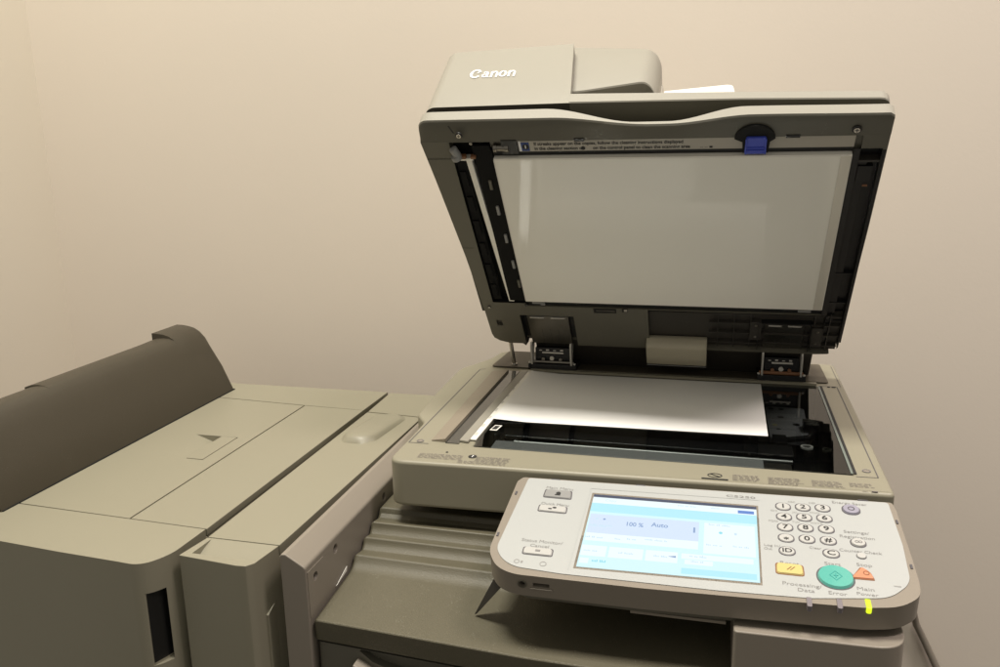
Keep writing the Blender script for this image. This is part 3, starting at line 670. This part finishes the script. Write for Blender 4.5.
for hx0, hx1 in ((.0850, .1500), (.4390, .4930)):
    b = nb(); q0, q1 = (.0762, .1598) if hx0 < .2 else (.430, .502); box(b, q0, q1, .0425, .1072, -.0108, -.0104, 2); box(b, q0, q0 + .0006, .0425, .1072, -.0104, -.0004, 2); box(b, q1 - .0006, q1, .0425, .1072, -.0104, -.0004, 2); box(b, q0, q1, .1066, .1072, -.0104, -.0004, 2)
    box(b, hx0, hx1, .030, .0985, -.0105, -.0060); hw = hx1 - hx0
    box(b, hx0 + hw * .08, hx0 + hw * .42, .0960, .0985, -.0059, -.0035, 1); box(b, hx0 + hw * .58, hx0 + hw * .92, .0960, .0985, -.0059, -.0035, 1)
    for k in range(3): box(b, hx0 + hw * (.3 + .2 * k), hx0 + hw * (.31 + .2 * k), .032, .066, -.0060, -.0050)
    mk('hinge_plate', b, [DSTEEL, ARM, BLACK], lid, M=ML, bevel=.0005, seg=1)
for x, l in ((.4180, .0880), (.5030, .0780)):
    b = nb(); prism(b, rnd([(x, l - .022), (x + .016, l - .022), (x + .016, l + .02), (x, l + .02)], .003), -.009, -.001); cyl(b, (x + .008, l + .012, -.001), (0, 0, .0008), .0022, 1); cyl(b, (x + .008, l - .014, -.001), (0, 0, .0008), .0022, 1)
    mk('hinge_bracket', b, [FRAMED, DSTEEL], lid, M=ML, bevel=.001, seg=2)
for q in ([(.0660, .0370), (.0800, .0380), (.0740, .0270)], [(.4960, .0400), (.5120, .0400), (.5010, .0260)]):
    b = nb(); prism(b, q, -.012, -.002); mk('corner_hook', b, FRAMED, lid, M=ML)
b = nb(); box(b, .0366, .0444, .0796, .0924, -.0045, -.0035); mk('blind_hole', b, FRAMED, lid, M=ML)

b = nb(); prism(b, [(.058, .002), (.520, .002), (.520, -.075), (.058, -.075)], .0, .0)if False else box(b, .0860, .5130, -.058, .0440, -.075, -.0150)
mk('back_housing', b, FRAMED, lid, M=ML, bevel=.002, seg=2)
b = nb(); prism(b, rnd([(.0605, -.0080), (.0625, -.0010), (.0590, .0130), (.0330, .0170), (.0150, .0150), (.0125, -.0080)], [.0, .004, .008, .01, .003, 0], 5), .2680, .3580, ax=0)
mk('curved_cover', b, mat('cover_grey', (.43, .395, .30), .35, bump=.1), lid, M=ML, bevel=.0015, seg=2, label='pale grey curved cover between the hinges')
b = nb(); box(b, .2670, .3590, .0040, .0115, -.0080, .0120); box(b, .2680, .3580, .0095, .0108, .0121, .0130, 1); mk('cover_lip', b, [BLACK, KEYG], lid, M=ML, bevel=.0006, seg=1)  # pale strip is a highlight line put into the lip's colour
# ---- control panel (MP: x, -d, n)
def D(pts): return [(x, -d) for x, d in pts]
po_ = rnd(D([(.1625, -.0030), (.1575, .0060), (.1565, .1330), (.1700, .1555), (.1880, .1637), (.31, .1634), (.3815, .1610), (.5050, .1560), (.5350, .1500), (.5535, .1330), (.5560, .1150), (.5560, .0810), (.5550, .0), (.5530, -.0125)]),
          [.003, .003, .012, .010, .010, 0, 0, .008, .012, .012, .01, 0, .003, .003], 5)
jc = nb(); cyl(jc, (.1975, -.150, -.0105), (0, -.03, 0), .0034, n=20); jc2 = nb(); box(jc2, .2080, .2240, -.18, -.1560, -.0125, -.0080)
pan = mk('control_panel', prism(nb(), po_, -.0245, 0), PANELB, cp, M=MP, cut=[jc, jc2], bevel=.0028, seg=4, label='tilted control panel with touch screen and keypad')
b = nb(); cyl(b, (.1975, -.1600, -.0105), (0, .008, 0), .0032); mk('jack_socket', b, FRAMED, pan, M=MP)
b = nb(); ringp(b, ell(.1975, -.0105, .0046), ell(.1975, -.0105, .0034), .1637, .1645)
bmesh.ops.transform(b, matrix=Matrix(((1, 0, 0, 0), (0, 0, -1, 0), (0, 1, 0, 0), (0, 0, 0, 1))), verts=b.verts); bmesh.ops.recalc_face_normals(b, faces=b.faces)
mk('jack_ring', b, FRAMEG, pan, M=MP)
b = nb(); box(b, .2082, .2238, -.1562, -.152, -.0124, -.0081); mk('card_slot', b, BLACK, pan, M=MP)
b = nb(); box(b, .2050, .2270, -.1652, -.1633, -.0152, -.0136); mk('slot_lip', b, PANELB, pan, M=MP, bevel=.0005)
low = rnd(D([(.1700, .0), (.1680, .1350), (.1950, .1560), (.31, .1560), (.3815, .1540), (.5050, .1490), (.5400, .1370), (.5470, .1150), (.5470, .0)]), [0, .01, .012, 0, 0, .01, .015, .01, 0], 5)
mk('panel_underside', prism(nb(), low, -.0345, -.0250), FRAMEG, pan, M=MP, bevel=.001, seg=2)
b = nb(); box(b, .30, .388, -.1555, -.1500, -.0375, -.0346); mk('underside_lip', b, PANELB, pan, M=MP)
b = nb(); box(b, .20, .50, -.03, .012, -.040, -.0347); mk('panel_bracket', b, FRAMED, pan, M=MP)
# faceplate, with all its lettering
fpts = rnd(D([(.1690, -.0010), (.1635, .1290), (.1740, .1450), (.1880, .1535), (.2337, .1565), (.3814, .1555), (.4600, .1520), (.5270, .1405), (.5440, .1215), (.5485, .1109), (.5510, .06), (.5490, -.0108)]),
            [.004, .01, .01, .01, 0, 0, 0, .012, .008, .01, 0, .004], 5)
b = prism(nb(), fpts, -.0010, .0008)
z = .0010
T = lambda s, x, d, sz, mi=1, w=None, bold=0: text(b, s, x, -d, z, sz, mi, width=w, bold=bold)
T('Main Menu', .2079, .0150, .0066, w=.0300); T('Quick Menu', .2082, .0458, .0066, w=.0300)
T('Status Monitor/', .2070, .1115, .0066, w=.0420); T('Cancel', .2060, .1190, .0066, w=.0190)
T('Energy Saver', .5104, -.0030, .0062, w=.0340); T('Settings/', .5109, .0470, .0062, w=.0235); T('Registration', .5107, .0550, .0062, w=.0320)
T('Counter Check', .5107, .0775, .0062, w=.0380); T('Log In/', .4300, .0810, .0052, w=.0150); T('Out', .4260, .0865, .0052, w=.0075); T('Clear', .4700, .0785, .0052, w=.0110)
T('Reset', .4444, .1060, .0066, w=.0170); T('Start', .4833, .1005, .0066, w=.0145); T('Stop', .5115, .0975, .0066, w=.0135)
T('Processing/', .4535, .1355, .0066, w=.0340); T('Data', .4565, .1425, .0066, w=.0145); T('Error', .4833, .1420, .0066, w=.0155); T('Main', .5080, .1320, .0066, w=.0145); T('Power', .5085, .1390, .0060, w=.0180)
T('C5250', .4015, .0015, .0056, w=.0300, bold=.01)
for s, x, d in (('ABC', .4530, .0030), ('DEF', .4735, .0020), ('GHI', .4345, .0215), ('JKL', .4555, .0215), ('MNO', .4745, .0195), ('PQRS', .4330, .0400), ('TUV', .4550, .0385), ('WXYZ', .4745, .0375)): T(s, x, d, .0040, 2)
ringp(b, ell(.1885, -.1455, .0028), ell(.1885, -.1455, .0022), .0007, .0011, 2); box(b, .1925, .1945, -.1470, -.1440, .0008, .0011, 2)
ringp(b, ell(.2148, -.1455, .0034), ell(.2148, -.1455, .0028), .0007, .0011, 2); words(b, .533, .541, -.124, .0011, .0025, 3)
groove(b, D([(.2420, .0095), (.4205, .0050)]), .0010, .0011); groove(b, D([(.2420, .0095), (.2400, .1500)]), .0005, .0011)
for f in b.faces:
    pass
fpo = mk('faceplate', b, [FACE, LEGEND, mat('small_legend', (.26, .255, .245), .6), KEYG], pan, M=MP)
# touch screen
b = nb(); SL = -.0009
def SX(u): return .2470 + .1700 * u
def SD(v, u=0): return .0205 - .0025 * u + (.1235 - .0025 * u) * v
def srect(u0, v0, u1, v1, k, mi):
    zz = .0010 + .00018 * k
    quad(b, [(SX(u0), -SD(v0, u0), zz), (SX(u0), -SD(v1, u0), zz), (SX(u1), -SD(v1, u1), zz), (SX(u1), -SD(v0, u1), zz)], mi)
prism(b, D([(.2445, .0175), (.4190, .0150), (.4190, .1420), (.2445, .1468)]), .0004, .0008, 9)
srect(0, 0, 1, 1, 0, 0)
srect(0, 0, 1, .040, 1, 4); srect(0, .040, 1, .130, 1, 2); srect(0, .130, 1, .255, 1, 1); srect(.89, .075, .985, .118, 2, 5)
srect(.01, .29, .665, .555, 1, 3); srect(.01, .555, .665, .66, 1, 2); srect(.695, .29, .985, .70, 1, 2)
for u0, u1 in ((.005, .15), (.165, .36), (.375, .555)): srect(u0, .72, u1, .855, 1, 2)
srect(.595, .80, .75, .855, 1, 2); srect(.575, .725, .97, .79, 1, 2); srect(.58, .905, .985, .975, 1, 1); srect(.01, .885, .06, .95, 1, 2)
def stx(s, u, v, sz, mi, w=None, bold=0): text(b, s, SX(u), -SD(v, u), .0016, sz, mi, width=w, bold=bold)
stx('Copy', .115, .085, .0055, 7); stx('100 %', .285, .405, .0095, 6, .0170, .02); stx('Auto', .435, .385, .0098, 6, .0170, .02); stx('1', .638, .415, .0120, 6, None, .03)
for u0, u1, v in ((.02, .17, .455), (.02, .14, .47), (.01, .115, .625), (.185, .22, .625), (.255, .31, .615), (.36, .49, .60), (.53, .65, .085), (.73, .80, .085), (.72, .86, .325), (.71, .80, .60), (.86, .95, .595), (.02, .10, .80), (.22, .31, .80), (.42, .50, .80), (.62, .73, .765), (.63, .72, .83)):
    words(b, SX(u0), SX(u1), -SD(v, u0), .0016, .0030, 7)
words(b, SX(.08), SX(.17), -SD(.925), .0016, .0040, 8)
for u, v in ((.055, .36), (.10, .36)): prism(b, ell(SX(u), -SD(v, u), .0014), .00155, .0016, 7 if u < .08 else 6)
prism(b, ell(SX(.79), -SD(.42, .8), .0018, .002), .00155, .0016, 8); prism(b, ell(SX(.875), -SD(.42, .87), .0014, .002), .00155, .0016, 7); prism(b, [(SX(.50), -SD(.765)), (SX(.545), -SD(.775)), (SX(.545), -SD(.75))], .00155, .0016, 6); box(b, SX(.69), SX(.694), -SD(.74), -SD(.71), .00155, .0016, 7)
mk('touch_screen', b, [SC_BG, SC_CY, SC_W, SC_LV, SC_DK, SC_BL, SC_TX, SC_TG, SC_TC, PANELB], pan, M=MP, label='lit pale blue copy menu')
# buttons
def btn(name, pts, h, mats, deco=None, label=None, ring=.0009):
    b = nb(); c = (sum(p[0] for p in pts) / len(pts), sum(p[1] for p in pts) / len(pts))
    g = [(c[0] + (p[0] - c[0]) * 1.0 + (ring if p[0] > c[0] else -ring), c[1] + (p[1] - c[1]) + (ring if p[1] > c[1] else -ring)) for p in pts]
    prism(b, g, .0007, .0011, 1)
    n0 = len(b.verts); prism(b, pts, .0010, h)
    top = [v for v in b.verts[n0:] if v.co.z > h - 1e-6] if False else [v for v in b.verts if abs(v.co.z - h) < 1e-6]
    for v in top:
        v.co.x = c[0] + (v.co.x - c[0]) * .93; v.co.y = c[1] + (v.co.y - c[1]) * .93
    if deco: deco(b, h + .00025, c)
    return mk(name, b, mats, pan, M=MP, label=label)
def glyph(s, sz, bold=.012): return lambda b, z, c: text(b, s, c[0], c[1], z, sz, 2, bold=bold)
keys = [('1', .4440, .0130), ('2', .4636, .0115), ('3', .4832, .0098), ('4', .4439, .0313), ('5', .4636, .0292), ('6', .4832, .0280), ('7', .4440, .0491), ('8', .4635, .0474), ('9', .4832, .0462), ('*', .4439, .0669), ('0', .4634, .0657), ('#', .4832, .0650), ('ID', .4436, .0876), ('C', .4838, .0848)]
for s, x, d in keys:
    sy_ = -.0035 if s == '*' else 0
    btn('number_key', ell(x, -d, .0070, .0062), .0018, [KEYW, INKG, INK], (lambda b, z, c, s=s, q=sy_: text(b, s, c[0], c[1] + q, z, .0100 if len(s) == 1 else .0085, 2, bold=.014, sx=1.15)), label='round white key marked ' + {'*': 'with a star', '#': 'with a hash'}.get(s, s))
btn('menu_key', rnd(D([(.1931, .0336), (.2234, .0338), (.2217, .0191), (.1931, .0194)]), .003), .0022, [KEYG, INKG, INK], lambda b, z, c: (prism(b, ell(c[0] + .0005, c[1], .0026, .0030), z - .0002, z, 2), box(b, c[0] - .003, c[0] + .003, c[1] - .0038, c[1] - .0024, z - .0002, z + .0001, 2)), 'grey main menu key')
btn('menu_key', rnd(D([(.1923, .0600), (.2222, .0603), (.2217, .0496), (.1921, .0492)]), .003), .0022, [KEYW, INKG, INK], lambda b, z, c: (prism(b, ell(c[0] + .002, c[1] + .0012, .0022, .0014), z - .0002, z, 2), prism(b, ell(c[0] - .0025, c[1] - .0012, .0022, .0010), z - .0002, z, 2)), 'white quick menu key')
btn('menu_key', rnd(D([(.1917, .1331), (.2208, .1330), (.2201, .1226), (.1911, .1228)]), .003), .0022, [KEYW, INKG, INKL], lambda b, z, c: (box(b, c[0] - .0025, c[0] + .0025, c[1] - .0012, c[1] - .0002, z - .0002, z, 2), box(b, c[0] - .0025, c[0] + .0025, c[1] + .0006, c[1] + .0014, z - .0002, z, 2)), 'white status monitor key')
btn('energy_saver_key', ell(.5108, -.0085, .0082, .0080), .0028, [LAV, INKG, INKG], lambda b, z, c: ringp(b, ell(*c, .0034), ell(*c, .0024), z - .0002, z, 2), 'lavender energy saver key')
btn('settings_key', ell(.5106, -.0640, .0066, .0062), .0026, [KEYW, INKG, INKL], lambda b, z, c: (ringp(b, ell(c[0] - .0014, c[1], .0018), ell(c[0] - .0014, c[1], .0012), z - .0002, z, 2), ringp(b, ell(c[0] + .0018, c[1], .0018), ell(c[0] + .0018, c[1], .0012), z - .0002, z, 2)), 'white settings key')
btn('counter_key', ell(.5108, -.0842, .0042, .0042), .0022, [KEYW, INKG], None, 'small white counter check key', .0004)
btn('reset_key', rnd(D([(.4322, .1225), (.4562, .1225), (.4560, .1078), (.4325, .1075)]), .0035), .0024, [YEL, ORB, ORB], lambda b, z, c: (prism(b, [(c[0] - .003, c[1] - .0025), (c[0] - .002, c[1] - .0025), (c[0] + .002, c[1] + .0025), (c[0] + .001, c[1] + .0025)], z - .0002, z, 2), prism(b, [(c[0], c[1] - .0025), (c[0] + .001, c[1] - .0025), (c[0] + .005, c[1] + .0025), (c[0] + .004, c[1] + .0025)], z - .0002, z, 2)), 'yellow reset key')
sp = [(.4975, -.1185)] + [(.4975 + .0195 * math.cos(R(a)), -.1185 + .0200 * math.sin(R(a))) for a in range(2, 62, 6)]
btn('stop_key', rnd(sp, [.002] + [.001] + [0] * (len(sp) - 3) + [.001], 3), .0024, [ORNG, ORB, ORB], lambda b, z, c: ringp(b, ell(c[0] + .001, c[1] + .0005, .0028, .0030), ell(c[0] + .001, c[1] + .0005, .0020, .0022), z - .0002, z, 2), 'orange wedge stop key')
def dia(b, z, c):
    o = [(c[0], c[1] + .0070), (c[0] + .0058, c[1]), (c[0], c[1] - .0070), (c[0] - .0058, c[1])]
    i = [(c[0], c[1] + .0058), (c[0] + .0048, c[1]), (c[0], c[1] - .0058), (c[0] - .0048, c[1])]
    ringp(b, o, i, z - .0002, z, 2); box(b, c[0] - .0005, c[0] + .0005, c[1] - .003, c[1] + .003, z - .0002, z, 2); box(b, c[0] - .0020, c[0] + .0020, c[1] - .0005, c[1] + .0005, z - .0002, z + .0001, 2)
btn('start_key', ell(.4840, -.1200, .0158, .0160, 48), .0034, [TEAL, INKG, mat('teal_ink', (.04, .30, .27), .5)], dia, 'large round teal start key')
for x, d, m, lb in ((.4582, .1510, LAMPG, 'grey unlit status light'), (.4837, .1490, LAMPG, 'grey unlit status light'), (.5078, .1450, LAMPY, 'glowing yellow green power light')):
    b = nb(); n_ = rnd([(x - .0023, -d), (x + .0023, -d), (x + .0023, -d - .0125), (x - .0023, -d - .0125)], [0, 0, .002, .002]); prism(b, n_, -.0050, .0012)
    mk('indicator_light', b, m, pan, M=MP, bevel=.0006, seg=2, label=lb)
for (x, d) in ((.1578, .030), (.1560, .106), (.5553, .022), (.5560, .092)):
    b = nb(); box(b, x - .0010 + (.0035 if x < .3 else -.003), x + .0010 + (.0035 if x < .3 else -.003), -d - .003, -d + .003, -.001, .0009); mk('faceplate_clip', b, INKG, pan, M=MP)
for x in (.195, .29, .52):
    b = nb(); box(b, x, x + .010, .0010 - (x - .16) * -.028, .0024 - (x - .16) * -.028, -.001, .0009); mk('faceplate_clip', b, INKG, pan, M=MP)

# ------------------------------------------------------------------ loose things
b = nb()
nx, ny = 16, 10; gr = []
c4 = [(.0840, .1015), (.4380, .1110), (.4392, .3405), (.0862, .3400)]
for i in range(nx + 1):
    row = []
    for j in range(ny + 1):
        u, v = i / nx, j / ny
        x = (c4[0][0] * (1 - u) + c4[1][0] * u) * (1 - v) + (c4[3][0] * (1 - u) + c4[2][0] * u) * v
        y = (c4[0][1] * (1 - u) + c4[1][1] * u) * (1 - v) + (c4[3][1] * (1 - u) + c4[2][1] * u) * v
        row.append(b.verts.new((x, y, .0008 + .0005 * math.sin(u * 5 + 1) * math.sin(v * 3.0) + (.0025 if u < .02 else (.0012 if u < .08 else 0)))))
    gr.append(row)
fs = []
for i in range(nx):
    for j in range(ny): fs.append(b.faces.new((gr[i][j], gr[i + 1][j], gr[i + 1][j + 1], gr[i][j + 1])))
ex = bmesh.ops.extrude_face_region(b, geom=fs)
bmesh.ops.translate(b, vec=(0, 0, .00025), verts=[g for g in ex['geom'] if isinstance(g, bmesh.types.BMVert)])
bmesh.ops.recalc_face_normals(b, faces=b.faces)
mk('paper_sheet', b, PAPER, label='blank white sheet of paper lying on the scanner glass', cat='paper')
b = nb(); tube(b, [(.715, .5, -.40), (.724, .525, -.445), (.735, .530, -.482), (.752, .530, -.515), (.778, .528, -.568), (.80, .52, -.63), (.81, .505, -.75), (.80, .49, -.975)], .006, n=12)
mk('power_cable', b, PANELB, label='thin grey cable hanging against the wall low at right of the copier', cat='cable')

# ------------------------------------------------------------------ light
W = bpy.data.worlds.new('World'); S.world = W; W.use_nodes = True
bg = W.node_tree.nodes['Background']; bg.inputs[0].default_value = (1.0, .93, .80, 1); bg.inputs[1].default_value = .30
def lamp(name, loc, size, power, col, tgt=None):
    l = bpy.data.lights.new(name, 'AREA'); l.shape = 'RECTANGLE'; l.size, l.size_y = size; l.energy = power; l.color = col
    o = bpy.data.objects.new(name, l); COL.objects.link(o); o.location = (loc[0], loc[1], loc[2] + Z0)
    if tgt: o.rotation_euler = (Vector((tgt[0], tgt[1], tgt[2])) - Vector(loc)).to_track_quat('-Z', 'Y').to_euler()
    return o
lamp('ceiling_or_added_lamp', (-.20, -.32, 2.80), (.9, .46), 96, (1.0, .955, .84))
lamp('ceiling_or_added_lamp', (1.6, -.32, 2.80), (.9, .46), 27, (1.0, .88, .84)).data.spread = R(105)     # added unseen lamp for pinkish right side; spread narrowed to spare left wall

# ------------------------------------------------------------------ camera
c = bpy.data.cameras.new('Camera'); c.sensor_width = 36; c.lens = 835.4158 / 1000 * 36; c.clip_start = .02; c.clip_end = 100
o = bpy.data.objects.new('Camera', c); COL.objects.link(o)
o.location = (.3657, -.9297, .3725 + Z0); o.rotation_euler = (1.3395, .0189, .2516)
S.camera = o
S.view_settings.view_transform = 'Standard'; S.view_settings.look = 'None'; S.view_settings.exposure = 0; S.view_settings.gamma = 1
S.cycles.max_bounces = 8; S.cycles.transparent_max_bounces = 12
